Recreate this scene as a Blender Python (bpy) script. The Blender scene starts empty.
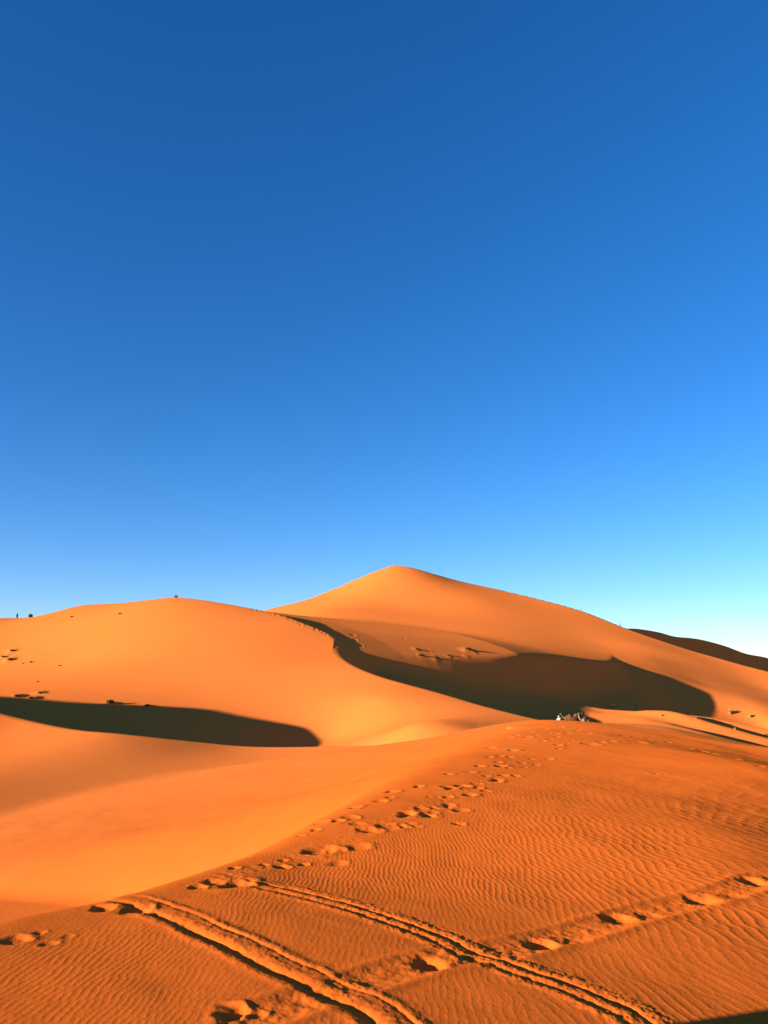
import bpy, bmesh, math, random, time
import numpy as np
from mathutils import Vector, Matrix, Euler

T0 = time.time()
sc = bpy.context.scene
C = sc.collection
R = math.radians
random.seed(7)
rng = np.random.default_rng(11)

# ------------------------------------------------------------------ camera
F = 780.0                       # focal length in picture heights of 1024
HOR = 665.0                     # row of the horizon
PITCH = math.atan((HOR - 512.0) / F)
cam_d = bpy.data.cameras.new('camera')
cam = bpy.data.objects.new('camera', cam_d)
C.objects.link(cam)
cam_d.sensor_fit = 'VERTICAL'
cam_d.sensor_height = 24.0
cam_d.lens = 24.0 * F / 1024.0
cam_d.clip_start = 0.1
cam_d.clip_end = 20000
cam.location = (0, 0, 0)
cam.rotation_euler = (math.pi / 2 + PITCH, 0, 0)
sc.camera = cam
cp, sp = math.cos(PITCH), math.sin(PITCH)


def ray(u, v):
    """direction through a picture point, scaled so that y = 1"""
    a, b = (u - 384.0) / F, (512.0 - v) / F
    y = cp - sp * b
    return a / y, (sp + cp * b) / y


def P(u, v, d):
    a, b = ray(u, v)
    return (a * d, d, b * d)


# ------------------------------------------------------------------ light
SUN_EL = R(9.0)
SUN_TRAVEL = R(62)              # light travels this far to the right of the view direction
LX, LY = math.sin(SUN_TRAVEL), math.cos(SUN_TRAVEL)
sun_d = bpy.data.lights.new('sun', 'SUN')
sun_d.energy = 5.0
sun_d.angle = R(0.4)
sun_d.color = (1.0, 0.95, 0.87)
sun = bpy.data.objects.new('sun', sun_d)
C.objects.link(sun)
tv = Vector((LX * math.cos(SUN_EL), LY * math.cos(SUN_EL), -math.sin(SUN_EL)))
sun.rotation_euler = tv.to_track_quat('-Z', 'Y').to_euler()
sun.location = (-60, -30, 40)

world = bpy.data.worlds.new('World')
sc.world = world
world.use_nodes = True
nt = world.node_tree
nt.nodes.clear()
sky = nt.nodes.new('ShaderNodeTexSky')
sky.sky_type = 'NISHITA'
sky.sun_disc = False
sky.sun_elevation = SUN_EL
# rotation: 0 puts the sun towards +Y and it turns clockwise seen from above
sky.sun_rotation = math.atan2(-LX, -LY)
sky.altitude = 1800
sky.air_density = 1.0
sky.dust_density = 0.0
sky.ozone_density = 3.0
hs = nt.nodes.new('ShaderNodeHueSaturation')
hs.inputs['Saturation'].default_value = 1.22
bg = nt.nodes.new('ShaderNodeBackground')
bg.inputs['Strength'].default_value = 0.089
wo = nt.nodes.new('ShaderNodeOutputWorld')
nt.links.new(sky.outputs[0], hs.inputs['Color'])
tint = nt.nodes.new('ShaderNodeMix')
tint.data_type = 'RGBA'
tint.blend_type = 'MULTIPLY'
tint.inputs['Factor'].default_value = 1.0
tint.inputs['B'].default_value = (1.0, 0.975, 1.18, 1)
nt.links.new(hs.outputs[0], tint.inputs['A'])
nt.links.new(tint.outputs['Result'], bg.inputs['Color'])
nt.links.new(bg.outputs[0], wo.inputs['Surface'])

sc.view_settings.view_transform = 'Standard'
sc.view_settings.look = 'None'
sc.view_settings.exposure = 1.3
sc.view_settings.gamma = 1.0
sc.render.engine = 'CYCLES'
sc.cycles.max_bounces = 12
sc.cycles.diffuse_bounces = 10


# ------------------------------------------------------------------ materials
def principled(name, col, rough=0.9, spec=0.1):
    m = bpy.data.materials.new(name)
    m.use_nodes = True
    b = m.node_tree.nodes['Principled BSDF']
    b.inputs['Base Color'].default_value = (*col, 1)
    b.inputs['Roughness'].default_value = rough
    b.inputs['Specular IOR Level'].default_value = spec
    return m, b


def mottled(name, c1, c2, scale, rough=0.9, spec=0.1, bump=0.0):
    m, b = principled(name, c1, rough, spec)
    t = m.node_tree
    tc = t.nodes.new('ShaderNodeTexCoord')
    n = t.nodes.new('ShaderNodeTexNoise')
    n.inputs['Scale'].default_value = scale
    n.inputs['Detail'].default_value = 5
    mx = t.nodes.new('ShaderNodeMix')
    mx.data_type = 'RGBA'
    mx.inputs['A'].default_value = (*c1, 1)
    mx.inputs['B'].default_value = (*c2, 1)
    t.links.new(tc.outputs['Object'], n.inputs['Vector'])
    t.links.new(n.outputs['Fac'], mx.inputs['Factor'])
    t.links.new(mx.outputs['Result'], b.inputs['Base Color'])
    if bump:
        bp = t.nodes.new('ShaderNodeBump')
        bp.inputs['Distance'].default_value = bump
        t.links.new(n.outputs['Fac'], bp.inputs['Height'])
        t.links.new(bp.outputs[0], b.inputs['Normal'])
    return m


def sand_material(name, grain):
    """iron-red sand, deeper near the camera; the paler far tone partly paints in brighter sunlight"""
    m, b = principled(name, SAND_NEAR[0], 1.0, 0.0)
    b.inputs['Diffuse Roughness'].default_value = 0.2
    t = m.node_tree
    tc = t.nodes.new('ShaderNodeTexCoord')
    sep = t.nodes.new('ShaderNodeSeparateXYZ')
    t.links.new(tc.outputs['Object'], sep.inputs[0])
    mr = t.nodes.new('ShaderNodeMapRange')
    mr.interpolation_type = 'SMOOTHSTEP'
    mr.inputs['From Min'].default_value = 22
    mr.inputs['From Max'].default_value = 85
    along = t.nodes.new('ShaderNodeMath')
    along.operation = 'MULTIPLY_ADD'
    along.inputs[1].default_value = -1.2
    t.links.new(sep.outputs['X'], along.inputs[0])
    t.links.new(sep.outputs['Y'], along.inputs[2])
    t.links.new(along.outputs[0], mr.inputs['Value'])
    n = t.nodes.new('ShaderNodeTexNoise')
    n.inputs['Scale'].default_value = 0.05
    n.inputs['Detail'].default_value = 8
    n.inputs['Roughness'].default_value = 0.6
    t.links.new(tc.outputs['Object'], n.inputs['Vector'])
    cols = []
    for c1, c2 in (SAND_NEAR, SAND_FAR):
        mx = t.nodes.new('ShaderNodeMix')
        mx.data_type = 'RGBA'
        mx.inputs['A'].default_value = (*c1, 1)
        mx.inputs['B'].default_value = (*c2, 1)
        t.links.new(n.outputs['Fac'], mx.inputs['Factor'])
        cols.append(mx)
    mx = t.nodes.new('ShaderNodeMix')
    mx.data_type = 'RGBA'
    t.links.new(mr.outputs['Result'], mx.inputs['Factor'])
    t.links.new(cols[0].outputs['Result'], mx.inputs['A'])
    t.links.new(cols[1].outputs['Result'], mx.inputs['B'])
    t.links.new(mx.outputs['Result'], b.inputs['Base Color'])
    last = None
    for sc_, dist, det in grain:
        g = t.nodes.new('ShaderNodeTexNoise')
        g.inputs['Scale'].default_value = sc_
        g.inputs['Detail'].default_value = det
        bp = t.nodes.new('ShaderNodeBump')
        bp.inputs['Distance'].default_value = dist
        bp.inputs['Strength'].default_value = 1.0
        t.links.new(tc.outputs['Object'], g.inputs['Vector'])
        t.links.new(g.outputs['Fac'], bp.inputs['Height'])
        if last:
            t.links.new(last.outputs[0], bp.inputs['Normal'])
        last = bp
    if last:
        t.links.new(last.outputs[0], b.inputs['Normal'])
    return m


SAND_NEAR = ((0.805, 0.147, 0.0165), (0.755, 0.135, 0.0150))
SAND_FAR = ((0.850, 0.195, 0.0340), (0.810, 0.181, 0.0300))  # partly paler sand, partly stronger sunlight put into the colour
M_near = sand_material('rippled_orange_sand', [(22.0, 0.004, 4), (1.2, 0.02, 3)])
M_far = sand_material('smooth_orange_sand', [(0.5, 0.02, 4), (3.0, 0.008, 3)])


# ------------------------------------------------------------------ helpers for the heightfield
def smooth(e0, e1, x):
    t = np.clip((x - e0) / (e1 - e0), 0, 1)
    return t * t * (3 - 2 * t)


def smax(a, b, k):
    """smooth maximum, rounded over about k metres of height"""
    h = np.clip(0.5 + 0.5 * (a - b) / k, 0, 1)
    return b + (a - b) * h + k * h * (1 - h)


def smin(a, b, k):
    return -smax(-a, -b, k)


class TPS:
    def __init__(self, pts, scale=100.0, reg=1e-4):
        p = np.array(pts, float)
        self.s = scale
        self.xy = p[:, :2] / scale
        n = len(p)
        A = np.zeros((n + 3, n + 3))
        d2 = ((self.xy[:, None] - self.xy[None]) ** 2).sum(-1)
        A[:n, :n] = np.where(d2 > 0, 0.5 * d2 * np.log(np.maximum(d2, 1e-12)), 0) + reg * np.eye(n)
        A[:n, n] = 1
        A[:n, n + 1:] = self.xy
        A[n, :n] = 1
        A[n + 1:, :n] = self.xy.T
        b = np.zeros(n + 3)
        b[:n] = p[:, 2]
        self.w = np.linalg.solve(A, b)

    def __call__(self, x, y):
        xs = (x / self.s).astype(np.float32)
        ys = (y / self.s).astype(np.float32)
        n = len(self.xy)
        out = (self.w[n] + self.w[n + 1] * xs + self.w[n + 2] * ys).astype(np.float32)
        for i in range(n):
            d2 = (xs - np.float32(self.xy[i, 0])) ** 2 + (ys - np.float32(self.xy[i, 1])) ** 2 + np.float32(1e-9)
            out += np.float32(0.5 * self.w[i]) * d2 * np.log(d2)
        return out.astype(float)


def poly_dist(x, y, pts):
    """distance to a polyline, signed (+ on its left), arc length of the foot and height along it"""
    best = np.full(x.shape, 1e9)
    sgn = np.ones(x.shape)
    arc = np.zeros(x.shape)
    zz = np.zeros(x.shape)
    s0 = 0.0
    for a, b in zip(pts[:-1], pts[1:]):
        dx, dy = b[0] - a[0], b[1] - a[1]
        L = math.hypot(dx, dy)
        t = np.clip(((x - a[0]) * dx + (y - a[1]) * dy) / (L * L), 0, 1)
        ex, ey = x - a[0] - t * dx, y - a[1] - t * dy
        d = np.hypot(ex, ey)
        m = d < best
        best = np.where(m, d, best)
        sgn = np.where(m, np.where(dx * ey - dy * ex >= 0, 1.0, -1.0), sgn)
        arc = np.where(m, s0 + t * L, arc)
        if len(a) > 2:
            zz = np.where(m, a[2] + t * (b[2] - a[2]), zz)
        s0 += L
    return best, sgn, arc, zz


def spline(pts, n=8):
    """Catmull-Rom through the points"""
    p = [np.array(q, float) for q in pts]
    p = [2 * p[0] - p[1]] + p + [2 * p[-1] - p[-2]]
    out = []
    for i in range(1, len(p) - 2):
        for k in range(n):
            t = k / n
            out.append(0.5 * (2 * p[i] + (p[i + 1] - p[i - 1]) * t
                              + (2 * p[i - 1] - 5 * p[i] + 4 * p[i + 1] - p[i + 2]) * t * t
                              + (3 * p[i] - p[i - 1] - 3 * p[i + 1] + p[i + 2]) * t ** 3))
    out.append(p[-2])
    return [tuple(q) for q in out]


_perm = rng.random((256, 256))


def vnoise(x, y):
    xi, yi = np.floor(x).astype(int), np.floor(y).astype(int)
    fx, fy = x - xi, y - yi
    fx = fx * fx * (3 - 2 * fx)
    fy = fy * fy * (3 - 2 * fy)
    g = lambda i, j: _perm[i & 255, j & 255]
    return ((g(xi, yi) * (1 - fx) + g(xi + 1, yi) * fx) * (1 - fy)
            + (g(xi, yi + 1) * (1 - fx) + g(xi + 1, yi + 1) * fx) * fy) * 2 - 1


def fbm(x, y, o=3):
    s, a = 0, 1.0
    for i in range(o):
        s = s + a * vnoise(x * 2 ** i + 17.3 * i, y * 2 ** i + 5.1 * i)
        a *= 0.5
    return s


# ------------------------------------------------------------------ the dunes, in metres round the camera
# near dune: a flat-topped ridge the photographer looks down on
NEAR_L = [(-14, -20), (-12.0, 0), (-9.2, 8), (-6.9, 13.4), (-4.8, 15.8), (-2.6, 21), (0.9, 33), (5.6, 47), (8.4, 55)]
NEAR_R = [(8.4, 55), (12.2, 55.5), (15.4, 47.5), (17.0, 35), (20, 20), (24, 0), (26, -20)]
near_left = spline(NEAR_L, 4)
near_right = spline(NEAR_R, 4)


def near_plateau(x, y):
    z = -4.0 + 0 * x
    ax = -4.0 + 0.26 * y           # axis of the ridge
    z = z - 0.0034 * np.clip(x - ax + 1.5, 0, None) ** 2 * smooth(-5, 8, y)
    z = z - 0.0016 * np.clip(ax - x, 0, 9) ** 2 * smooth(-5, 8, y)
    z = z + 0.10 * fbm(x / 9 + 3, y / 9, 2) + 0.02 * fbm(x / 2.2, y / 2.2 + 9, 2)
    # the higher spur the photographer stands on; its unseen nose on the left is shaped to shade the corner
    nose = 6.0 + 0.50 * (x + 3.35)
    s_ = smooth(-2.5, -0.6, x)
    nose = nose * (1 - s_) + 4.6 * s_
    spur = np.where(y > 3.7, -0.02 - 0.42 * y, -1.574 + 0.04 * np.clip(3.7 - y, 0, 4)) - 0.62 * np.clip(y - nose, 0, None)
    spur = spur - 0.05 * np.clip(np.abs(x + 2) - 4, 0, None) ** 2
    return smax(z, spur, 0.12)


def near_dune(x, y):
    zp = near_plateau(x, y)
    dl, sl, _, _ = poly_dist(x, y, near_left)
    dr, sr, _, _ = poly_dist(x, y, near_right)
    use_l = dl < dr
    inside = np.where(use_l, -sl, -sr)
    sd = np.where(use_l, dl, dr) * -inside          # + outside
    wl = smooth(-1, 1, (dr - dl) / (dr + dl + 1e-6) * 2)
    rad = 0.5 + 0.05 * np.clip(y - 14, 0, 60)
    slope = (0.75 - 0.48 * smooth(18, 38, y)) * wl + 0.05 * (1 - wl)
    t = (sd + rad * 0.4) / rad
    fall = slope * rad * np.log1p(np.exp(np.clip(t * 3, -30, 30))) / 3
    fall = np.where(t * 3 > 29, slope * rad * t, fall)
    return zp - fall


BOWL = TPS([
    P(-120, 800, 60), P(-120, 740, 90), P(0, 885, 36), P(0, 830, 50), P(0, 770, 75), P(0, 735, 93), P(0, 712, 98),
    P(100, 860, 40), P(120, 800, 58), P(120, 760, 78), P(110, 733, 90), P(200, 840, 41), P(220, 790, 55),
    P(240, 744.5, 90), P(330, 745, 84), P(300, 800, 43), P(310, 768, 62), P(400, 768, 46), P(390, 748, 62),
    P(430, 739.5, 72), P(480, 730, 66), P(540, 719.5, 60), P(600, 723, 62), P(680, 732, 58), P(768, 746, 52),
    (-75, 55, -11), (-90, 82, -9), (-65, 88, -8.8), (-60, 20, -12), (-75, 100, 1.3), (-107, 101, 6.5), (-143, 103, 10), (-184, 106, 14.2), (-240, 112, 14.5),
    (-120, 70, -5), (-160, 60, -5), (14, 34, -6.5), (20, 30, -7), (0, 15, -8), (-30, 10, -10.5),
], 50)
# crest that closes the hollow on its far side; beyond it the lee falls away
BOWL_CREST = spline([(-320, 120, 12), (-240, 112, 14), (-184, 106, 11.6), (-143, 103, 8.0), (-107, 101, 6.0), (-75, 100, 1.1), P(0, 711, 98), P(110, 732, 91), P(240, 744.5, 90),
                     P(330, 745, 84), P(430, 739, 72), P(540, 719, 60.5), P(600, 723.5, 62), P(680, 733, 58), P(768, 747, 52), (52, 60, -13)], 5)


def bowl(x, y):
    w = BOWL(x, y)
    d, s, _, zc = poly_dist(x, y, BOWL_CREST)
    lee = zc - 0.50 * d * np.sign(s) * (s > 0) + np.where(s > 0, 0, d * 0.6)
    return smin(w, lee, 0.8)


LEFT = TPS([
    P(-330, 640, 300), P(-200, 628, 280), P(-200, 690, 190), P(-100, 622, 275), P(-100, 700, 165),
    P(0, 618, 265), P(0, 650, 220), P(0, 690, 168), P(30, 617.5, 263), P(52, 614, 262), P(78, 606, 258), P(120, 603, 250),
    P(175, 597.5, 238), P(225, 603.5, 230), P(272, 612.5, 222), P(300, 622, 210), P(330, 636, 198),
    P(60, 665, 196), P(120, 640, 205), P(120, 690, 160), P(175, 640, 196), P(200, 690, 158), P(250, 660, 176),
    P(240, 738, 124), P(330, 739, 128), P(310, 690, 152), P(340, 656, 180), P(370, 671, 163), P(420, 686, 147),
    P(480, 703, 134), P(540, 718, 124), P(600, 728, 118), P(420, 725, 104), P(480, 728, 104), P(380, 700, 136),
    P(0, 725, 125), P(120, 738, 116), P(-100, 730, 128), P(-330, 700, 170),
    (-50, 98, -13.5), (-20, 100, -14), (-6, 100, -14),
    (-200, 330, 4), (-60, 300, 14), (60, 260, 8),
], 100)
LEFT_CREST = spline([P(-330, 640, 300), P(-200, 628, 280), P(0, 618, 265), P(52, 614, 262), P(78, 605.5, 258), P(120, 602.5, 250),
                     P(175, 597, 238), P(225, 603, 230), P(272, 612, 222), P(300, 621.5, 210), P(330, 635, 198),
                     P(342, 655, 180), P(370, 671, 163), P(420, 686, 147), P(480, 703, 134), P(540, 719, 124), P(620, 735, 112)], 5)


def left_dune(x, y):
    w = LEFT(x, y)
    d, s, arc, zc = poly_dist(x, y, LEFT_CREST)
    lee = zc + np.where(s > 0, -0.60 * d, d * 0.6)
    k = np.where(x > -12, 1.3, 0.5)
    return smin(w, lee, k)


BIG = TPS([
    # valley floor
    (-200, 160, -16), (-100, 140, -16), (-30, 140, -16), P(900, 735, 150), (60, 80, -14), (120, 60, -14), (0, 100, -15),
    P(600, 693, 240), P(640, 701, 240), P(680, 706, 249), P(720, 717.5, 247), P(768, 730, 246), P(900, 752, 236),
    P(555, 721.5, 132), P(590, 722.5, 132), P(560, 714, 175), P(600, 713, 185), P(560, 725, 145), P(590, 725, 148), P(608, 720, 158), P(630, 715, 163), P(662, 712.5, 162), P(700, 719, 158), P(768, 734, 152), P(640, 713, 188), P(700, 725, 186), P(760, 739, 182), P(650, 725, 138), P(700, 733, 136), P(768, 746, 134),
    # shaded face and floor behind the left dune
    P(395, 676, 184), P(420, 678, 190), P(450, 682, 196), P(500, 676, 222), P(600, 673, 262),
    P(480, 688, 204), P(540, 690, 222), P(560, 683, 242), (0, 215, -1), (-15, 225, 2), (25, 225, -2), (45, 246, -1.5), P(450, 690, 182),
    # lit plain
    P(640, 683, 262), P(680, 693, 260), P(720, 706, 254), P(768, 721, 248), P(768, 690, 294), P(700, 682, 283), P(768, 676, 312), P(900, 740, 245), P(900, 710, 275), P(900, 694, 300),
    # front face
    P(272, 608, 400), P(395, 563, 423), P(330, 612, 340), 
    P(400, 625, 310), P(400, 605, 365), P(440, 640, 284),
    P(490, 625, 330), P(480, 600, 380), P(330, 592, 408), P(450, 578, 420),
    P(572, 628, 352), P(540, 612, 375), P(500, 640, 290), P(602, 646, 318), P(650, 660, 300), P(640, 645, 332), P(700, 662, 316),
    P(510, 591.5, 416), P(580, 609.5, 395), P(630, 629, 372), P(700, 652.5, 345), P(768, 671, 319), P(690, 668, 302),
    P(200, 640, 380), P(100, 660, 360), P(-200, 668, 380),
], 150)
BIG_CREST = (spline([P(-400, 668, 430), P(100, 650, 420), P(272, 612, 402), P(330, 591.5, 412), P(365, 580, 418), P(395, 568, 422)], 4)[:-1]
             + spline([P(395, 568, 422), P(425, 574, 421), P(450, 580.5, 420), P(510, 594.5, 416), P(580, 612.5, 395), P(630, 631, 372), P(700, 654, 345), P(768, 672, 319), P(900, 693, 296), (300, 230, -14)], 4))


def apron(x, y):
    """sunlit apron between the left dune's crest and the tall dune: it falls gently (less than the sun's height)
    along the direction of the light, climbs across it, and ends in a slip face towards the camera"""
    al = 0.883 * x + 0.469 * y
    ac = -0.469 * x + 0.883 * y
    f = sum(np.interp(ac + o, [150, 172, 181, 190, 198, 215, 240, 290], [-4, 3.0, 6.2, 8.5, 10.3, 13.3, 16.8, 20.5]) for o in (-5, -2.5, 0, 2.5, 5)) / 5
    edge = sum(np.interp(al + o, [80, 102, 134, 160, 187, 205, 240], [171, 171, 177, 192, 199, 210, 255]) for o in (-8, -4, 0, 4, 8)) / 5
    out = edge - ac
    d, s, _, _ = poly_dist(x, y, LEFT_CREST)
    f = f + 0.028 * np.clip(97 - al, 0, 25) - 1.5 * np.clip(74 - al, 0, None) - 1.3 * np.clip(0.4 - d * s, 0, None)
    return f - 0.056 * (al - 82) - 0.072 * np.clip(al - 140, 0, None) - 0.62 * np.logaddexp(0, out / 0.8) * 0.8


def big_dune(x, y):
    w = smax(BIG(x, y), apron(x, y), 3.0)
    # low swells where the camp lies
    # trampled ground and wind-cut banks
    camp = smooth(44, 58, x) * smooth(150, 125, x) * smooth(125, 145, y) * smooth(215, 190, y)
    w = w + camp * (0.42 * np.sin((0.93 * x + 0.38 * y) * 2 * math.pi / 12.5 + 1.5 * fbm(x / 40, y / 40, 2)) + 0.10 * fbm(x / 6, y / 6, 2))
    d, s, _, zc = poly_dist(x, y, BIG_CREST)
    lee = zc + np.where(s > 0, -0.58 * d, d * 0.8)
    return smin(w, lee, 0.35)


def fc(t, v):
    x, y = 134 + 0.66 * t, 430 + 0.75 * t
    u = 384 + F * x / y
    return P(u, v, y)


# its steep slip face drops to the right and towards the camera; the crest runs away to the right
FAR_CREST = spline([(60, 346, 2), fc(-45, 636), fc(0, 628), fc(40, 631), fc(70, 636), fc(110, 638.5), fc(160, 645), (265, 580, 8.5), fc(270, 658), fc(320, 668), (400, 735, -14)], 5)


def far_dune(x, y):
    d, s, _, zc = poly_dist(x, y, FAR_CREST)
    e = d * s
    return smin(zc - 0.28 * e, zc + 0.85 * e, 1.6)



def base_ground(x, y):
    r = np.hypot(x, y)
    z = -20 + 2.2 * fbm(x / 120 + 4, y / 120 + 8, 2) * smooth(60, 260, np.maximum(r - 60, 0))
    # a soft dune ridge swell out of sight on the left and behind
    return z


LAYERS = ['near', 'hollow', 'left', 'tall', 'far', 'base']


def terrain(x, y, want_label=False):
    x = np.asarray(x, float)
    y = np.asarray(y, float)
    NEG = -200.0
    L = []

    def masked(fn, m):
        out = np.full(x.shape, NEG)
        if m.any():
            out[m] = fn(x[m], y[m])
        return out
    L.append(masked(near_dune, (np.abs(x) < 80) & (y < 110) & (y > -60)))
    L.append(masked(bowl, (y > 8) & (y < 190) & (x < 70) & (x > -320)))
    L.append(masked(left_dune, (y > 72) & (y < 420) & (x < 90) & (x > -320)))
    L.append(masked(big_dune, (y > 60) & (y < 560) & (x < 330) & (x > -420)))
    L.append(masked(far_dune, (y > 330) & (y < 800) & (x > -150)))
    L.append(base_ground(x, y))
    # the fitted surfaces fade out outside the place they were fitted to
    L[1] = L[1] - 40 * smooth(215, 310, -x) - 40 * smooth(14, 8, y)
    L[2] = L[2] - 60 * smooth(200, 310, -x) - 25 * smooth(98, 74, y)
    L[3] = L[3] - 60 * smooth(240, 320, x) - 60 * smooth(240, 400, -x) - 40 * smooth(100, 60, y)
    ks = [None, 0.25, 0.9, 0.9, 1.5, 1.0]
    z = L[0]
    for i in range(1, 6):
        z = smax(z, L[i], ks[i])
    if want_label:
        return z, np.argmax(np.stack(L), 0)
    return z


def hit(u, v, d0=4.0, d1=600.0, n=1500):
    """first terrain point seen through a picture point"""
    a, b = ray(u, v)
    d = np.exp(np.linspace(math.log(d0), math.log(d1), n))
    z = terrain(a * d, d)
    below = z > b * d
    if not below.any():
        return None
    i = int(np.argmax(below))
    if i == 0:
        return (a * d[0], d[0], float(z[0]))
    f0, f1 = z[i - 1] - b * d[i - 1], z[i] - b * d[i]
    t = -f0 / (f1 - f0)
    dd = d[i - 1] + t * (d[i] - d[i - 1])
    return (a * dd, dd, float(terrain(np.array([a * dd]), np.array([dd]))[0]))


def skyline(u, d0=100.0, d1=600.0):
    """the terrain point that makes the skyline in a picture column"""
    d = np.linspace(d0, d1, 1200)
    a = (u - 384.0) / F / cp
    for _ in range(3):
        z = terrain(a * d, d)
        i = int(np.argmax(z / d))
        el = z[i] / d[i]
        # true column: a = (u-384)/F / y
        b = (el * cp - sp) / (cp + el * sp)
        a = (u - 384.0) / F / (cp - sp * b)
    return (a * d[i], d[i], float(z[i]))


# ------------------------------------------------------------------ ripples, tracks and footprints of the near dune
def on_near(u, v):
    """point of the near dune's top seen through a picture point"""
    a, b = ray(u, v)
    d = np.exp(np.linspace(math.log(4.0), math.log(70.0), 1500))
    i = int(np.argmax(near_plateau(a * d, d) > b * d))
    return (float(a * d[i]), float(d[i]))


def near_points(px):
    return [on_near(u, v) for u, v in px]


TRACK_A = spline(near_points([(62, 890), (98, 895), (130, 905), (165, 918), (200, 934), (235, 951), (270, 969), (305, 986), (340, 1003), (372, 1020)]) + [(0.75, 8.1), (2.2, 6.9), (4.0, 5.6)], 5)
TRACK_B = spline(near_points([(150, 866), (185, 869), (220, 873), (257, 883), (300, 892), (350, 905), (400, 921), (440, 936), (472, 951), (508, 963), (544, 976), (576, 987), (606, 1000), (644, 1019)]) + [(3.9, 7.8), (5.6, 6.6)], 5)
PATH = spline(near_points([(250, 1020), (330, 992), (392, 972), (440, 960), (495, 951), (548, 940), (588, 929), (628, 917), (668, 907), (706, 898), (740, 887), (766, 879)]) + [(9.5, 17.4), (13, 20)], 5)
TRAIL = spline(near_points([(200, 884), (283, 862), (330, 848), (370, 829), (410, 814), (450, 796), (480, 785), (505, 766), (525, 750), (550, 735), (572, 726)]), 5)


def gabor_phase(u, v, lam, n=26, sa=8.5, sk=0.075):
    re = np.zeros(u.shape, np.float32)
    im = np.zeros(u.shape, np.float32)
    g = np.random.default_rng(5)
    for i in range(n):
        k = 2 * math.pi / lam * (1 + g.normal(0, sk))
        a = R(g.normal(0, sa))
        ph = g.uniform(0, 6.28)
        t = (k * math.cos(a) * u + k * math.sin(a) * v + ph).astype(np.float32)
        re += np.cos(t)
        im += np.sin(t)
    return np.arctan2(im, re), np.hypot(re, im) / math.sqrt(n)


def ripples(x, y):
    """height of the wind ripples"""
    wx = x + 0.17 * (y - 11) * smooth(-1, 9, x) + 0.22 * fbm(x / 3.1, y / 4.3, 2)
    s = np.where(wx > 0.6, 0.6 + 8.0 * (1 - np.exp(-np.clip(wx - 0.6, 0, None) / 8.0)), wx)
    s = s - 0.07 * y * smooth(2, -5, x)
    ph, am = gabor_phase(s, y, 0.112)
    p = ph + 0.45 * np.sin(ph)            # steeper on one side
    prof = np.cos(p) + 0.18 * np.cos(2 * p)
    return prof * np.clip(am * 1.5, 0.15, 1.0)


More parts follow.
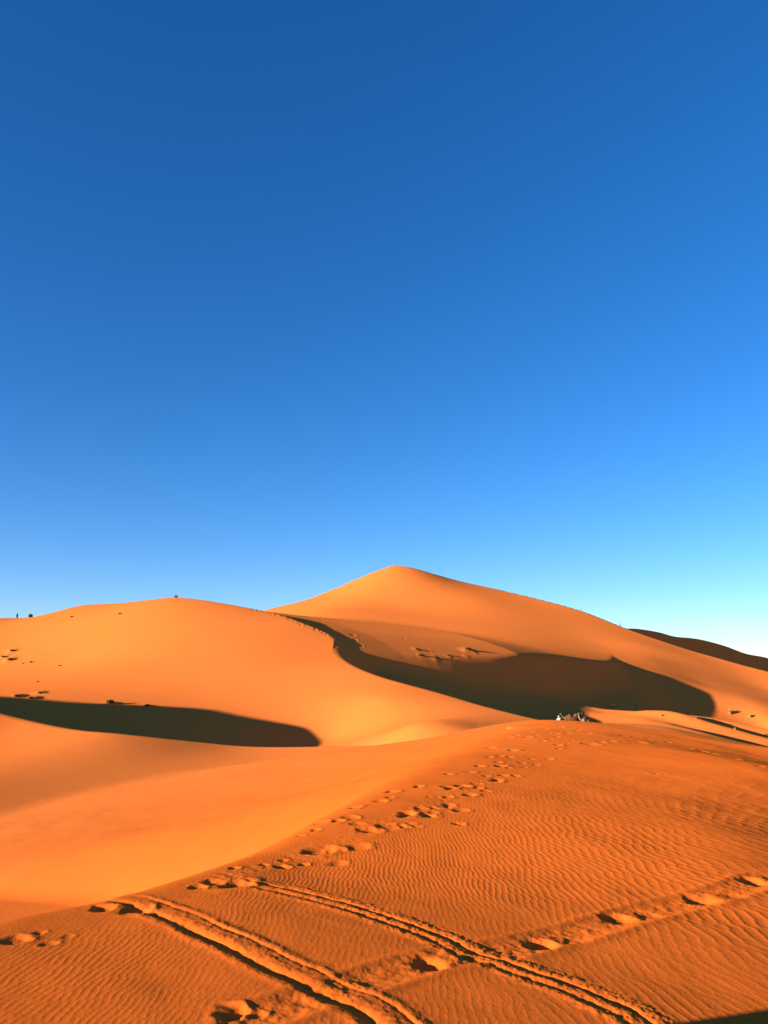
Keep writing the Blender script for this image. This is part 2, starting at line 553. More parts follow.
def dent_list():
    D = []
    g = np.random.default_rng(21)
    # (u, v, width in picture points, depth factor)
    near = [(17, 940, 20, .8), (40, 933, 10, .7), (27, 941, 10, .5), (49, 944, 12, .8), (67, 937, 10, .5), (103, 908, 20, 1), (138, 910, 22, 1), (110, 888, 24, .7),
            (197, 887, 14, .9), (213, 882, 18, .7), (234, 884, 27, 1.2), (230, 1013, 24, 1.3), (255, 1013, 14, .7), (318, 851, 24, 1.2), (337, 850, 14, 1), (357, 847, 20, .6),
            (283, 861, 8, 1), (263, 865, 8, 1), (370, 830, 18, 1.1), (387, 827, 22, .6), (407, 814, 16, 1.3), (427, 815, 12, 1), (433, 808, 10, .8), (450, 787, 14, 1.2),
            (447, 797, 10, .9), (430, 797, 7, .7), (320, 820, 14, .7), (300, 834, 8, .8), (315, 829, 9, .9), (337, 820, 11, 1), (350, 817, 14, .7), (355, 806, 12, .9),
            (380, 801, 11, .9), (392, 791, 12, .8), (390, 797, 8, .8), (417, 787, 8, .8), (248, 853, 9, .5), (470, 795, 12, 1), (462, 786, 14, .9), (477, 788, 10, .9),
            (496, 781, 12, 1), (501, 766, 12, 1), (515, 776, 8, 1), (513, 750, 9, .9), (491, 747, 9, .7), (549, 759, 8, 1.2), (419, 786, 8, .8), (448, 774, 9, .8), (479, 766, 9, .9),
            (558, 745, 8, .9), (590, 744, 14, .9), (601, 742, 8, .9), (640, 742, 12, .8), (656, 774, 5, .9), (612, 741, 7, .8), (528, 737, 8, .9), (531, 731, 7, .8), (509, 737, 9, .8),
            (516, 735, 7, .8), (500, 756, 8, .8), (489, 757, 8, .8), (470, 772, 9, .8), (543, 741, 7, .8), (536, 765, 7, .7), (522, 763, 7, .8), (567, 733, 7, .8), (577, 730, 7, .7),
            (545, 729, 7, .8), (561, 727, 7, .8), (556, 734, 8, .7), (624, 735, 6, .8), (631, 741, 6, .8), (573, 725, 6, .8), (588, 733, 7, .6), (649, 738, 5, .7), (702, 749, 9, .7), (712, 751, 9, .8),
            (690, 746, 6, .8), (668, 740, 6, .8), (735, 757, 9, .7), (760, 765, 9, .6), (720, 753, 6, .8)]
    for u, v, w, f in near:
        h = on_near(u, v)
        r = w * 0.5 * h[1] / F
        D.append((h[0], h[1], r, min(0.24 * r, 0.052) * f, g.uniform(-0.6, 0.6), 1.0))
    # the scattered smaller prints of a trodden trail
    for k in range(40):
        i = g.integers(6, len(TRAIL) - 1)
        px, py = TRAIL[i][0] + g.normal(0, 0.32 + 0.012 * TRAIL[i][1]) + 0.25, TRAIL[i][1] + g.normal(0, 0.8)
        r = g.uniform(0.09, 0.19)
        D.append((px, py, r, g.uniform(0.015, 0.04), g.uniform(-1.2, 1.2), 0.8))
    # deep steps along the path on the right, each with the sand it pushed up beside it
    for u, v, w, f in [(430, 963, 26, 1.1), (540, 944, 24, 1.0), (618, 919, 22, 1.0), (703, 900, 24, 1.0), (752, 881, 20, 1.0)]:
        h = on_near(u, v)
        r = w * 0.5 * h[1] / F
        D.append((h[0], h[1], r, 0.055 * f, 0.3, 0.5))
        D.append((h[0] + 1.5 * r, h[1] + 0.10, r * 0.9, -0.012 * f, 0.3, 0.6))
        D.append((h[0] + 3.0 * r, h[1] + 0.22, r * 0.8, 0.014 * f, 0.3, 0.4))
    return D


def far_marks():
    """steps along the crest of the left dune, scuffs and sand mounds on the slopes behind"""
    M = []
    for u, v, r, dep in [(322, 622, .6, .10), (331, 631.5, .8, .16), (341, 622.5, .8, .14), (353, 635, .8, .16), (355, 640, .6, .12), (360, 645, .7, .14), (320, 614, .5, .10), (326, 619, .5, .10),
                         (404, 638, .6, .12), (429, 651, .6, .12)]:
        h = hit(u, v, 60, 600)
        M.append((h[0], h[1], r, dep, 0.2, 0.8))
    return M


def mounds():
    M = []
    for u, v, r, h_ in [(468, 650.5, 2.0, 0.30), (435, 658, 1.2, 0.12), (421, 655, 1.1, 0.12), (448, 656, 1.0, 0.1), (416, 649, 1.1, 0.14), (466, 656, 1.0, 0.08), (16, 697, 1.7, 0.5), (40, 693, 1.3, 0.35),
                        (30, 699, 1.6, 0.4), (10, 660, 1.7, 0.5), (4, 657, 1.2, 0.3), (12, 651, 1.3, 0.35), (110, 704, 1.5, 0.5), (147, 706, 0.9, 0.3)]:
        h = hit(u, v, 60, 600)
        M.append((h[0], h[1], r, -h_, 0.0, 0.5))
    return M


def near_detail(x, y, inside):
    """everything pressed into or blown over the near dune; inside = metres from its edge"""
    z = np.zeros(x.shape)
    calm = smooth(0.3, 3.2, inside + 0.9 * fbm(x / 2.5, y / 3.5, 2))           # no ripples near the brink
    calm = calm * (0.35 + 0.65 * smooth(-0.75, 0.25, fbm(x / 4 + 31, y / 6 + 7, 2)))
    calm = calm * (1 - 0.45 * smooth(20, 36, y)) * (1 - smooth(42, 56, y))
    lump = fbm(x * 9, y * 9, 3)
    fine = fbm(x * 30, y * 30, 2)
    dist = np.hypot(x, y)
    sel = (dist < 34)
    # --- trail of prints up to the crest: trampled sand
    d, s, arc, _ = poly_dist(x, y, TRAIL)
    calm = calm * (1 - 0.6 * np.exp(-(d / (0.35 + 0.015 * y)) ** 2))
    z = z + 0.004 * lump * np.exp(-(d / 0.4) ** 2)
    # --- path on the right
    d, s, arc, _ = poly_dist(x, y, PATH)
    t = d * s                       # + on the far side
    g = np.exp(-(t / 0.36) ** 4)
    calm = calm * (1 - g)
    z = z - 0.022 * np.exp(-((t - 0.05) / 0.28) ** 4) + 0.02 * np.exp(-((t + 0.42) / 0.10) ** 2) + 0.012 * np.exp(-((t - 0.40) / 0.10) ** 2) + 0.006 * lump * g
    # --- track A: one wide rut with a deep groove on its sunward side
    d, s, arc, _ = poly_dist(x, y, TRACK_A)
    t = d * s
    fade = smooth(0.0, 3.0, arc) ** 0.8 * (0.8 + 0.2 * vnoise(arc * 0.9, arc * 0 + 2))
    tw = t + 0.02 * vnoise(arc * 2.3, arc * 0 + 3) + 0.012 * lump
    prof = (-0.041 * np.exp(-(tw / 0.08) ** 2) + 0.010 * np.exp(-((tw + 0.20) / 0.09) ** 2)
            + 0.010 * np.exp(-((tw - 0.22) / 0.13) ** 2)
            - 0.012 * np.exp(-((tw - 0.42) / 0.03) ** 2) + 0.014 * np.exp(-((tw - 0.50) / 0.08) ** 2))
    band = smooth(-0.32, -0.16, t) * smooth(0.72, 0.52, t) * (d < 1.2)
    clod = np.abs(vnoise(arc * 7 + 2, t * 9)) * 0.006
    z = z * (1 - 0.5 * band * fade) + fade * (prof + band * (0.005 * lump + clod + 0.002 * fine))
    calm = calm * (1 - band * smooth(0, 0.4, arc))
    # --- track B: two thin grooves with a lugged bed between them and a crumbly bank
    d, s, arc, _ = poly_dist(x, y, TRACK_B)
    t = d * s
    fade = smooth(0.0, 6.0, arc) ** 0.8 * (0.8 + 0.2 * vnoise(arc * 0.9, arc * 0 + 6))
    tw = t + 0.015 * vnoise(arc * 1.9, arc * 0 + 8) + 0.008 * lump
    lug = 0.5 + 0.5 * np.cos(arc / 0.15 * 2 * math.pi + 3.5 * vnoise(arc * 1.6, arc * 0 + 1.5))
    prof = (-0.022 * np.exp(-((tw - 0.02) / 0.035) ** 2) + 0.010 * (0.6 + 0.4 * lug) * np.exp(-((tw - 0.17) / 0.09) ** 2)
            - 0.016 * (0.4 + 0.6 * lug) * np.exp(-((tw + 0.25) / 0.05) ** 2) + 0.010 * np.exp(-((tw + 0.12) / 0.07) ** 2)
            + 0.012 * np.exp(-((tw + 0.38) / 0.09) ** 2))
    band = smooth(-0.52, -0.40, t) * smooth(0.36, 0.26, t) * (d < 1.2)
    z = z * (1 - 0.6 * band * fade) + fade * (prof + band * (0.008 * lump + 0.004 * fine))
    calm = calm * (1 - band * smooth(0, 0.5, arc))
    # --- ripples last, so that they stop at whatever has disturbed the sand
    rip = np.zeros(x.shape)
    m = (calm > 0.02) & (dist < 60)
    rip[m] = ripples(x[m], y[m]) * calm[m]
    amp = 0.0018 * (1 + 0.9 * smooth(1, 9, x))
    return z, rip * amp, lump


def press(Xn, Yn, Zn, RIPn, D, az, rr, lump):
    """prints, each in the window of the sheet round it"""
    for (px, py, r, dep, ang, rim) in D:
        a0, d0 = math.atan2(px, py), math.hypot(px, py)
        R3 = 3.2 * r
        i0, i1 = np.searchsorted(rr, [d0 - R3, d0 + R3])
        j0, j1 = np.searchsorted(az, [a0 - R3 / d0, a0 + R3 / d0])
        if i1 > Xn.shape[0]:
            i1 = Xn.shape[0]
        x, y = Xn[i0:i1, j0:j1] - px, Yn[i0:i1, j0:j1] - py
        c, s = math.cos(ang), math.sin(ang)
        lx, ly = (c * x + s * y) / r, (-s * x + c * y) / (r * 1.15)
        w = 0.30 * vnoise((x + px) * 2.2 / r * 0.5 + 5, (y + py) * 2.2 / r * 0.5)
        q = np.sqrt(lx * lx + ly * ly) + w
        q = np.clip(q, 0, None)
        z = -dep * np.exp(-q ** 3.2)
        if dep > 0:
            z = z + rim * 0.34 * dep * np.exp(-((q - 1.45) / 0.42) ** 2) * (0.55 + 0.45 * lx / np.maximum(q, 0.3))
        Zn[i0:i1, j0:j1] += z + 0.05 * abs(dep) * lump[i0:i1, j0:j1] * np.exp(-(q / 1.8) ** 4)
        RIPn[i0:i1, j0:j1] *= 1 - 0.92 * np.exp(-(q / 1.7) ** 4)

# ------------------------------------------------------------------ build the sheet
def columns():
    fine = np.arange(R(-29), R(29), DAZ)
    out_r, out_l = [], []
    a, st = fine[-1], DAZ
    while a < math.pi:
        st = min(st * 1.12, R(0.3) if a < R(64) else R(3))
        a += st
        out_r.append(a)
    out_r = np.array(out_r)
    k = (math.pi - fine[-1]) / (out_r[-1] - fine[-1])
    out_r = fine[-1] + (out_r - fine[-1]) * k
    out_l = -out_r[:-1][::-1] - (fine[-1] + fine[0])
    out_l = out_l[out_l > -math.pi + 1e-6]
    return np.concatenate([out_l, fine, out_r[:-1], [math.pi]])


QUICK = False
DAZ = 0.0016 if QUICK else 0.0009
az = columns()
r_list = [0.02]
while r_list[-1] < 4000:
    r = r_list[-1]
    if r < 0.6:
        k = 0.4
    elif r < 6:
        k = 0.03
    elif r < 62:
        k = 0.0022
    elif r < 760:
        k = 0.004
    else:
        k = 0.03
    if QUICK and 6 <= r < 620:
        k *= 1.8
    r_list.append(r * (1 + k))
rr = np.array(r_list)
AZ, RR = np.meshgrid(az, rr)
X = np.sin(AZ) * RR
Y = np.cos(AZ) * RR
nr, nc = X.shape
print('grid', nr, nc, nr * nc)
Z = np.empty_like(X)
LAB = np.empty(X.shape, np.int8)
for i0 in range(0, nr, 64):
    sl = slice(i0, i0 + 64)
    Z[sl], LAB[sl] = terrain(X[sl], Y[sl], True)
print('terrain', time.time() - T0)
# press the details into the near part of the sheet
iN = int(np.searchsorted(rr, 64))
Xn, Yn = X[:iN], Y[:iN]
RIP = np.zeros(Xn.shape)
DET = np.zeros(Xn.shape)
LUMP = np.zeros(Xn.shape)
for i0 in range(0, iN, 64):
    s_ = slice(i0, min(i0 + 64, iN))
    x, y = Xn[s_], Yn[s_]
    w = (np.abs(np.arctan2(x, y)) < R(34)) & (np.hypot(x, y) > 4)
    if not w.any():
        continue
    xs, ys = x[w], y[w]
    d1, s1, _, _ = poly_dist(xs, ys, near_left)
    d2, s2, _, _ = poly_dist(xs, ys, near_right)
    ins = np.where(d1 < d2, -s1 * d1, -s2 * d2)
    a, b, c = near_detail(xs, ys, ins)
    k = smooth(R(34), R(31), np.abs(np.arctan2(xs, ys))) * smooth(4, 6, np.hypot(xs, ys)) * smooth(-3.0, -0.6, ins)
    DET[s_][w] = a * k
    RIP[s_][w] = b * k
    LUMP[s_][w] = c
press(Xn, Yn, DET, RIP, dent_list(), az, rr, LUMP)
Z[:iN] += (DET + RIP) * (LAB[:iN] == 0)
iF = int(np.searchsorted(rr, 420))
FAR = np.zeros((iF, nc))
press(X[:iF], Y[:iF], FAR, np.zeros((iF, nc)), far_marks() + mounds(), az, rr, np.zeros((iF, nc)))
Z[:iF] += FAR
# steps of the people who walked along the crest
CRW = [p for p in LEFT_CREST if -38 < p[0] < -14.5]
for k in range(26):
    t = k / 25 * (len(CRW) - 1.001)
    i = int(t)
    a, b = np.array(CRW[i]), np.array(CRW[i + 1])
    c = a + (b - a) * (t - i) + np.array([random.uniform(-.4, .4), random.uniform(-1.6, -0.6), 0])
    press(X[:iF], Y[:iF], Z[:iF], np.zeros((iF, nc)), [(c[0], c[1], 0.5, 0.13, 0.4, 0.2)], az, rr, np.zeros((iF, nc)))
print('detail', time.time() - T0)


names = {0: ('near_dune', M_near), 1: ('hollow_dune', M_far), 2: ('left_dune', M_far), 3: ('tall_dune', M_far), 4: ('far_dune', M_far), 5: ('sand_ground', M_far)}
idx = np.arange(nr * nc).reshape(nr, nc)
q = np.stack([idx[:-1, :-1], idx[:-1, 1:], idx[1:, 1:], idx[1:, :-1]], -1).reshape(-1, 4)[:, ::-1]
flab = LAB[:-1, :-1].reshape(-1)
VX = np.stack([X, Y, Z], -1).reshape(-1, 3)


def grid_mesh(name, quads, mat):
    used, inv = np.unique(quads.ravel(), return_inverse=True)
    me = bpy.data.meshes.new(name)
    me.vertices.add(len(used))
    me.vertices.foreach_set('co', VX[used].astype(np.float32).ravel())
    nf = len(quads)
    me.loops.add(nf * 4)
    me.loops.foreach_set('vertex_index', inv.astype(np.int32))
    me.polygons.add(nf)
    me.polygons.foreach_set('loop_start', np.arange(0, nf * 4, 4, dtype=np.int32))
    me.update(calc_edges=True)
    me.polygons.foreach_set('use_smooth', np.ones(nf, bool))
    me.materials.append(mat)
    o = bpy.data.objects.new(name, me)
    o['kind'] = 'structure'
    C.objects.link(o)
    return o


for k, (nm, mt) in names.items():
    sel = flab == k
    if sel.any():
        grid_mesh(nm, q[sel], mt)
# the disc under the camera is closed with a small fan inside the ground sheet radius
print('mesh', time.time() - T0)
# ------------------------------------------------------------------ people, camels and plants
M_dark = mottled('dark_cloth', (0.035, 0.035, 0.045), (0.06, 0.055, 0.06), 9.0)
M_white = mottled('white_cloth', (0.72, 0.70, 0.66), (0.62, 0.60, 0.57), 9.0)
M_blue = mottled('blue_cloth', (0.05, 0.08, 0.20), (0.08, 0.11, 0.24), 9.0)
M_grey = mottled('grey_cloth', (0.16, 0.16, 0.17), (0.22, 0.21, 0.21), 9.0)
M_skin = mottled('skin', (0.30, 0.16, 0.10), (0.34, 0.19, 0.12), 20.0, 0.6, 0.3)
M_camel_brown = mottled('brown_camel_hair', (0.10, 0.040, 0.016), (0.15, 0.06, 0.025), 6.0, 0.95, 0.05, 0.02)
M_camel_tan = mottled('tan_camel_hair', (0.36, 0.20, 0.085), (0.43, 0.26, 0.12), 6.0, 0.95, 0.05, 0.02)
M_blanket = mottled('woven_blanket', (0.30, 0.13, 0.045), (0.20, 0.07, 0.03), 14.0)
M_blanket_red = mottled('red_woven_blanket', (0.28, 0.05, 0.04), (0.45, 0.25, 0.14), 14.0)
M_shrub = mottled('dark_shrub_leaf', (0.075, 0.045, 0.018), (0.13, 0.075, 0.028), 3.0)
M_straw = mottled('dry_straw', (0.30, 0.18, 0.065), (0.42, 0.26, 0.10), 3.0)


def tag(o, label=None, cat=None, group=None, kind=None):
    if label:
        o['label'] = label
    if cat:
        o['category'] = cat
    if group:
        o['group'] = group
    if kind:
        o['kind'] = kind
    return o


def empty(name, loc, rz=0.0):
    e = bpy.data.objects.new(name, None)
    C.objects.link(e)
    e.empty_display_size = 0.3
    e.location = loc
    e.rotation_euler = (0, 0, rz)
    return e


def link_mesh(name, me, mat, parent=None):
    me.materials.clear()
    me.materials.append(mat)
    me.name = name
    o = bpy.data.objects.new(name, me)
    C.objects.link(o)
    o.parent = parent
    me.polygons.foreach_set('use_smooth', [True] * len(me.polygons))
    return o


def skin_mesh(verts, edges, radii, levels=2, root=0):
    """one continuous surface grown round a skeleton of joints"""
    me = bpy.data.meshes.new('skin')
    me.from_pydata(verts, edges, [])
    o = bpy.data.objects.new('skin', me)
    C.objects.link(o)
    o.modifiers.new('skin', 'SKIN')
    sv = me.skin_vertices[0].data
    for i, r in enumerate(radii):
        sv[i].radius = (r, r) if not isinstance(r, tuple) else r
        sv[i].use_root = (i == root)
    sub = o.modifiers.new('sub', 'SUBSURF')
    sub.levels = levels
    bpy.context.view_layer.update()
    out = bpy.data.meshes.new_from_object(o.evaluated_get(bpy.context.evaluated_depsgraph_get()))
    bpy.data.objects.remove(o)
    return out


def lathe(profile, n=16, sx=1.0, sy=1.0, wob=0.0):
    bm = bmesh.new()
    rings = []
    for k, (r, z) in enumerate(profile):
        ring = []
        for i in range(n):
            a = 2 * math.pi * i / n
            f = 1 + wob * math.sin(5 * a + k)
            ring.append(bm.verts.new((r * f * sx * math.cos(a), r * f * sy * math.sin(a), z)))
        rings.append(ring)
    for a, b in zip(rings[:-1], rings[1:]):
        for i in range(n):
            bm.faces.new((a[i], a[(i + 1) % n], b[(i + 1) % n], b[i]))
    bm.faces.new(rings[0][::-1])
    bm.faces.new(rings[-1])
    me = bpy.data.meshes.new('lathe')
    bm.to_mesh(me)
    bm.free()
    return me


def head_bits(parent, z, y, cloth):
    tb = lathe([(0.03, -0.03), (0.115, -0.01), (0.135, 0.04), (0.125, 0.09), (0.07, 0.13), (0.01, 0.14)], 14, 1, 1.12, 0.04)
    o = link_mesh('turban', tb, cloth, parent)
    o.location = (0, y, z)


def standing_person(loc, rz, label, robe, trousers, turban, arms=0.0):
    """faces -Y in its own frame"""
    t = empty('person', loc, rz)
    tag(t, label, 'person')
    v, e, r = [], [], []

    def add(p, rad, to=None):
        v.append(p)
        r.append(rad)
        if to is not None:
            e.append((to, len(v) - 1))
        return len(v) - 1
    pel = add((0, 0, 0.94), (0.15, 0.11))
    ab = add((0, 0.01, 1.12), (0.135, 0.10), pel)
    ch = add((0, 0.02, 1.34), (0.17, 0.115), ab)
    nb = add((0, 0.02, 1.48), 0.062, ch)
    nk = add((0, 0.0, 1.55), 0.055, nb)
    hd = add((0, -0.02, 1.65), (0.078, 0.095), nk)
    add((0, -0.02, 1.74), (0.055, 0.07), hd)
    add((0, -0.115, 1.635), 0.018, hd)          # nose
    for s in (-1, 1):
        hp = add((0.10 * s, 0, 0.88), 0.095, pel)
        kn = add((0.12 * s, -0.03 - 0.06 * s, 0.48), 0.062, hp)
        an = add((0.13 * s, 0.02 - 0.10 * s, 0.09), 0.042, kn)
        add((0.14 * s, -0.14 - 0.10 * s, 0.04), 0.036, an)
        sh = add((0.20 * s, 0.02, 1.40), 0.062, ch)
        el = add((0.27 * s + arms * 0.1 * s, 0.04, 1.13), 0.045, sh)
        wr = add((0.27 * s, -0.06 - arms, 0.90 + arms * 0.5), 0.033, el)
        add((0.265 * s, -0.10 - arms, 0.81 + arms * 0.5), 0.036, wr)
    body = link_mesh('body', skin_mesh(v, e, r, 1), M_skin, t)
    rb = lathe([(0.30, 0.28), (0.27, 0.55), (0.21, 0.95), (0.19, 1.12), (0.225, 1.34), (0.19, 1.43), (0.075, 1.50)], 16, 1.0, 0.72, 0.03)
    link_mesh('robe', rb, robe, t)
    for s in (-1, 1):
        sv = skin_mesh([(0.19 * s, 0.02, 1.41), (0.272 * s + arms * 0.1 * s, 0.04, 1.13), (0.27 * s, -0.06 - arms, 0.92 + arms * 0.5)], [(0, 1), (1, 2)], [0.085, 0.072, 0.062], 1)
        link_mesh('sleeve', sv, robe, t)
        tr = skin_mesh([(0.10 * s, 0, 0.80), (0.12 * s, -0.03 - 0.06 * s, 0.48), (0.13 * s, 0.02 - 0.10 * s, 0.12)], [(0, 1), (1, 2)], [0.11, 0.08, 0.062], 1)
        link_mesh('trouser_leg', tr, trousers, t)
    head_bits(t, 1.68, -0.02, turban)
    return t


def seated_person(loc, rz, label, robe, turban):
    """sits on the sand with the knees drawn up, facing -Y"""
    t = empty('person', loc, rz)
    tag(t, label, 'person')
    v, e, r = [], [], []

    def add(p, rad, to=None):
        v.append(p)
        r.append(rad)
        if to is not None:
            e.append((to, len(v) - 1))
        return len(v) - 1
    pel = add((0, 0.05, 0.13), (0.16, 0.13))
    ab = add((0, 0.07, 0.32), (0.14, 0.11), pel)
    ch = add((0, 0.02, 0.54), (0.17, 0.12), ab)
    nb = add((0, -0.02, 0.68), 0.06, ch)
    nk = add((0, -0.04, 0.74), 0.055, nb)
    hd = add((0, -0.07, 0.84), (0.078, 0.095), nk)
    add((0, -0.07, 0.93), (0.055, 0.07), hd)
    add((0, -0.165, 0.825), 0.018, hd)
    for s in (-1, 1):
        hp = add((0.10 * s, 0.0, 0.13), 0.10, pel)
        kn = add((0.15 * s, -0.34, 0.42), 0.066, hp)
        an = add((0.13 * s, -0.44, 0.07), 0.044, kn)
        add((0.13 * s, -0.58, 0.035), 0.036, an)
        sh = add((0.20 * s, 0.02, 0.60), 0.062, ch)
        el = add((0.27 * s, -0.16, 0.40), 0.045, sh)
        wr = add((0.10 * s, -0.36, 0.46), 0.034, el)
        add((0.03 * s, -0.42, 0.46), 0.036, wr)
    link_mesh('body', skin_mesh(v, e, r, 1), M_skin, t)
    rb = skin_mesh([(0, 0.06, 0.16), (0, 0.08, 0.34), (0, 0.03, 0.55), (0, -0.02, 0.66)] + [(0.2 * s, 0.02, 0.59) for s in (-1, 1)] + [(0.275 * s, -0.16, 0.40) for s in (-1, 1)] + [(0.13 * s, -0.33, 0.455) for s in (-1, 1)]
                   + [(0.15 * s, -0.34, 0.41) for s in (-1, 1)] + [(0.135 * s, -0.43, 0.14) for s in (-1, 1)],
                   [(0, 1), (1, 2), (2, 3), (2, 4), (2, 5), (4, 6), (5, 7), (6, 8), (7, 9), (0, 10), (0, 11), (10, 12), (11, 13)],
                   [(0.24, 0.20), (0.20, 0.16), (0.22, 0.16), 0.09, 0.09, 0.09, 0.075, 0.075, 0.06, 0.06, 0.12, 0.12, 0.10, 0.10], 1)
    link_mesh('robe', rb, robe, t)
    head_bits(t, 0.87, -0.07, turban)
    return t


def resting_camel(loc, rz, label, hair, blanket, neck_up=1.0):
    """dromedary couched on folded legs; faces +X in its own frame"""
    t = empty('resting_camel', loc, rz)
    tag(t, label, 'camel', 'camels resting in a row at the camp')
    v, e, r = [], [], []

    def add(p, rad, to=None):
        v.append(p)
        r.append(rad)
        if to is not None:
            e.append((to, len(v) - 1))
        return len(v) - 1
    mid = add((0, 0, 0.58), (0.36, 0.42))
    hip = add((-0.48, 0, 0.58), (0.30, 0.34), mid)
    rump = add((-0.80, 0, 0.55), (0.20, 0.22), hip)
    add((-0.98, 0, 0.35), 0.045, rump)
    hump = add((-0.08, 0, 1.08), (0.20, 0.20), mid)
    add((-0.10, 0, 1.28), (0.09, 0.09), hump)
    sh = add((0.46, 0, 0.58), (0.30, 0.34), mid)
    ch = add((0.74, 0, 0.60), (0.18, 0.24), sh)
    n1 = add((1.02, 0, 0.66), (0.13, 0.16), ch)
    n2 = add((1.24, 0, 0.66 + 0.28 * neck_up), (0.10, 0.12), n1)
    n3 = add((1.30, 0, 0.72 + 0.66 * neck_up), 0.088, n2)
    hd = add((1.36, 0, 0.78 + 0.88 * neck_up), 0.105, n3)
    mz = add((1.58, 0, 0.74 + 0.84 * neck_up), 0.082, hd)
    add((1.72, 0, 0.70 + 0.81 * neck_up), 0.062, mz)
    for s in (-1, 1):
        add((1.28, 0.09 * s, 0.90 + 0.92 * neck_up), 0.026, hd)
        el = add((0.52, 0.24 * s, 0.34), 0.12, sh)
        kn = add((0.86, 0.25 * s, 0.10), 0.075, el)
        ft = add((0.42, 0.26 * s, 0.07), 0.06, kn)
        add((0.30, 0.26 * s, 0.06), 0.07, ft)
        st = add((-0.20, 0.34 * s, 0.30), 0.13, hip)
        hk = add((-0.86, 0.32 * s, 0.12), 0.075, st)
        hf = add((-0.40, 0.33 * s, 0.07), 0.06, hk)
        add((-0.24, 0.33 * s, 0.06), 0.07, hf)
    link_mesh('body', skin_mesh(v, e, r, 2), hair, t)
    # blanket laid over back and hump
    bm = bmesh.new()
    n, m_ = 14, 13
    g = []
    for i in range(n + 1):
        x = -0.52 + 0.98 * i / n
        row = []
        for j in range(m_ + 1):
            a = math.pi * (0.06 + 0.88 * j / m_)
            top = 0.47 + 0.36 * math.exp(-((x + 0.09) / 0.23) ** 2) * max(0, math.sin(a)) ** 3
            row.append(bm.verts.new((x, -0.47 * math.cos(a) * (1 - 0.2 * abs(x)), 0.58 + top * math.sin(a) * 1.0 - 0.06)))
        g.append(row)
    for i in range(n):
        for j in range(m_):
            bm.faces.new((g[i][j], g[i + 1][j], g[i + 1][j + 1], g[i][j + 1]))
    bmesh.ops.solidify(bm, geom=bm.faces[:], thickness=0.03)
    me = bpy.data.meshes.new('saddle_blanket')
    bm.to_mesh(me)
    bm.free()
    link_mesh('saddle_blanket', me, blanket, t)
    return t


def tuft_mesh(w, h, n, seed, spread=1.0, blade=0.05):
    """clump of many curved blades growing from one root patch"""
    rnd = random.Random(seed)
    verts, faces = [], []
    for i in range(n):
        a = rnd.uniform(0, 6.283)
        rb = w * 0.28 * math.sqrt(rnd.random())
        lean = rnd.random() ** 0.8 * spread
        L = h * rnd.uniform(0.55, 1.05) * (1 - 0.35 * lean)
        bx, by = rb * math.cos(a), rb * math.sin(a)
        a2 = a + rnd.uniform(-0.6, 0.6)
        out = (w * 0.5 - rb) * lean
        bw = blade * rnd.uniform(0.6, 1.3)
        px, py = -math.sin(a2) * bw, math.cos(a2) * bw
        k = len(verts)
        for q, wd in ((0, 1.0), (0.45, 0.9), (0.8, 0.55)):
            x = bx + math.cos(a2) * out * q ** 1.6
            y = by + math.sin(a2) * out * q ** 1.6
            z = L * (q - 0.18 * lean * q * q) - 0.05
            verts += [(x - px * wd, y - py * wd, z), (x + px * wd, y + py * wd, z)]
        verts.append((bx + math.cos(a2) * out, by + math.sin(a2) * out, L * (1 - 0.22 * lean) - 0.05))
        faces += [(k, k + 1, k + 3, k + 2), (k + 2, k + 3, k + 5, k + 4), (k + 4, k + 5, k + 6)]
    me = bpy.data.meshes.new('tuft')
    me.from_pydata(verts, [], faces)
    return me


def surf(x, y):
    """height of the finished sheet"""
    a, d = math.atan2(x, y), math.hypot(x, y)
    i, j = int(np.searchsorted(rr, d)), int(np.searchsorted(az, a))
    return float(Z[max(i - 1, 0):i + 1, max(j - 1, 0):j + 1].mean())


def on(u, v, d0=60.0):
    h = hit(u, v, d0, 600)
    return (h[0], h[1], surf(h[0], h[1]))


def shrub(u, v, wpx, hpx, label, group, mat, name, seed, spread=1.0, d0=60.0, cat='shrub'):
    p = on(u, v, d0)
    s = p[1] / F
    w, h = wpx * s, hpx * s
    if name == 'grass_clump':
        w, h = w * 0.85, h * 0.85
    o = link_mesh(name, tuft_mesh(w, h, int(140 + 60 * w), seed, spread, 0.022 + 0.012 * w), mat)
    o.location = p
    tag(o, label, cat, group)
    return o


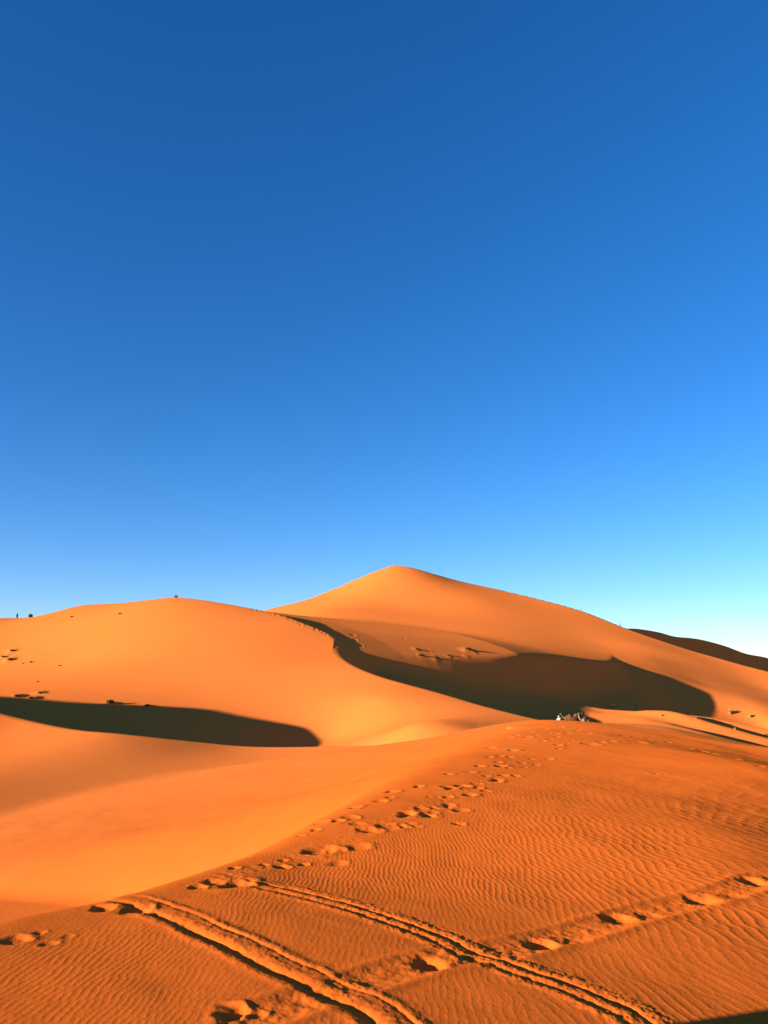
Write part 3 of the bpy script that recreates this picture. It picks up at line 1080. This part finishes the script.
G1 = 'dark shrubs on the far slopes'
for k, (u, v, w, h, lab) in enumerate([
        (17, 698, 8, 3.4, 'wide dark shrub at the left edge just above the long shadow'),
        (40, 694, 6, 2.4, 'dark low shrub right of the wide one above the left shadow'),
        (31, 700, 7, 2.4, 'dark shrub touching the top edge of the left shadow'),
        (10, 661, 8, 3.2, 'largest dark shrub of the cluster high on the left slope'),
        (3, 658, 5, 2.2, 'faint shrub cut by the left edge of the slope cluster'),
        (12, 652, 6, 2.4, 'uppermost shrub of the cluster high on the left slope'),
        (31, 662.5, 4, 2.0, 'small shrub right of the cluster high on the left slope'),
        (23, 663.5, 3, 1.6, 'tiny faint shrub between the left cluster and its small neighbour'),
        (60, 666, 4, 1.8, 'lone small shrub in the middle of the smooth left slope'),
        (38, 682, 3, 1.4, 'tiny shrub halfway between the left cluster and the shadow'),
        (110, 705, 10, 4.4, 'spiky dark shrub standing on the shadow edge with a long shadow of its own'),
        (147, 707, 6, 3.0, 'small dark shrub on the shadow edge right of the spiky one'),
        (72, 617, 5, 1.8, 'low dark shrub near the left dune crest, left of two'),
        (120, 614, 5, 1.8, 'low dark shrub near the left dune crest, right of two'),
        (468, 650.5, 9, 3.0, 'largest dark shrub on a sand mound on the tall dune'),
        (436, 658, 6, 2.0, 'dark shrub at the shadow edge below the tall dune, middle of three'),
        (420, 656, 6, 2.0, 'dark shrub at the shadow edge below the tall dune, left of three'),
        (448, 655.5, 5, 1.6, 'faint shrub at the shadow edge below the tall dune, right of three'),
        (417, 650, 5, 2.4, 'upright dark shrub above the three along the shadow edge'),
]):
    shrub(u, v, w, h, lab, G1, M_shrub, 'desert_shrub', 40 + k)

G2 = 'dry grass clumps around the camp'
for k, (u, v, w, h, lab) in enumerate([
        (613, 708, 5, 4.5, 'pale grass clump standing alone right of the camels'),
        (637, 707, 4, 4.0, 'small tan grass clump at the start of the lit bank'),
        (661, 716, 6, 3.6, 'low wide tan grass clump on the lit bank'),
        (730, 713.5, 7.5, 7.0, 'tallest pale pointed grass clump at the tip of the shadow'),
        (750, 717.5, 5, 4.2, 'tan grass clump right of the tallest pale one'),
        (696, 718.5, 3, 2.2, 'tiny pale tuft in the dark hollow, left of two'),
        (709, 719.5, 3, 2.0, 'tiny pale tuft in the dark hollow, right of two'),
        (735, 729.5, 4, 3.0, 'small pale tuft below the tallest grass clump'),
        (688, 713.5, 3, 1.6, 'faint tuft on the upper rim of the dark hollow'),
]):
    shrub(u, v, w, h, lab, G2, M_straw, 'grass_clump', 80 + k, 0.75, 80.0, 'grass')

# skyline figures
p = skyline(17)
standing_person((p[0], p[1], surf(p[0], p[1]) - 0.06), 0.5, 'lone dark figure standing on the skyline at the far left', M_dark, M_dark, M_dark)
p = skyline(30.5)
o = link_mesh('desert_shrub', tuft_mesh(1.9, 1.5, 420, 7, 0.9, 0.07), mottled('grey_green_leaf', (0.05, 0.055, 0.05), (0.08, 0.085, 0.075), 3.0))
o.location = (p[0], p[1], surf(p[0], p[1]) - 0.05)
tag(o, 'rounded grey shrub on the skyline beside the lone standing figure', 'shrub')
for u, rz, lab in ((175.2, 0.9, 'left one of two dark seated people on top of the left dune'), (176.9, 0.5, 'right one of two dark seated people on top of the left dune')):
    p = skyline(u)
    seated_person((p[0], p[1] - 0.3, surf(p[0], p[1] - 0.3) - 0.03), rz, lab, M_dark, M_dark)
for u, lab, c in ((490, 'tiny figure standing on the tall dune ridge just right of its peak', M_grey), (581, 'tiny figure walking on the tall dune ridge halfway down', M_grey), (620, 'tiny figure at the lower end of the tall dune ridge', M_blue)):
    p = skyline(u)
    standing_person((p[0], p[1], surf(p[0], p[1]) - 0.08), 1.2 if u > 500 else -1.0, lab, c, M_dark, M_grey, 0.1)

# the camp
def camp_at(u, d):
    x = (u - 384.0) / F * d / cp
    b = -0.07
    x = ray(u, 720)[0] * d
    return (x, d, surf(x, d))


pr = camp_at(559, 131)
seated_person((pr[0], pr[1], pr[2] - 0.03), -0.6, 'person in a white robe sitting on the sand left of the camels', M_white, M_white)
for u, d, rz, lab, hair, bl, nu in ((569, 134, 2.5, 'dark brown camel resting beside the person in white', M_camel_brown, M_blanket, 0.55),
                                    (576, 132, 0.5, 'dark camel with red blanket resting in the middle of the group', M_camel_brown, M_blanket_red, 0.6),
                                    (585, 129, -2.6, 'pale tan camel resting at the right end of the group', M_camel_tan, M_blanket, 0.85)):
    pc = camp_at(u, d)
    resting_camel((pc[0], pc[1], pc[2] - 0.02), rz, lab, hair, bl, nu)

print('done', time.time() - T0)
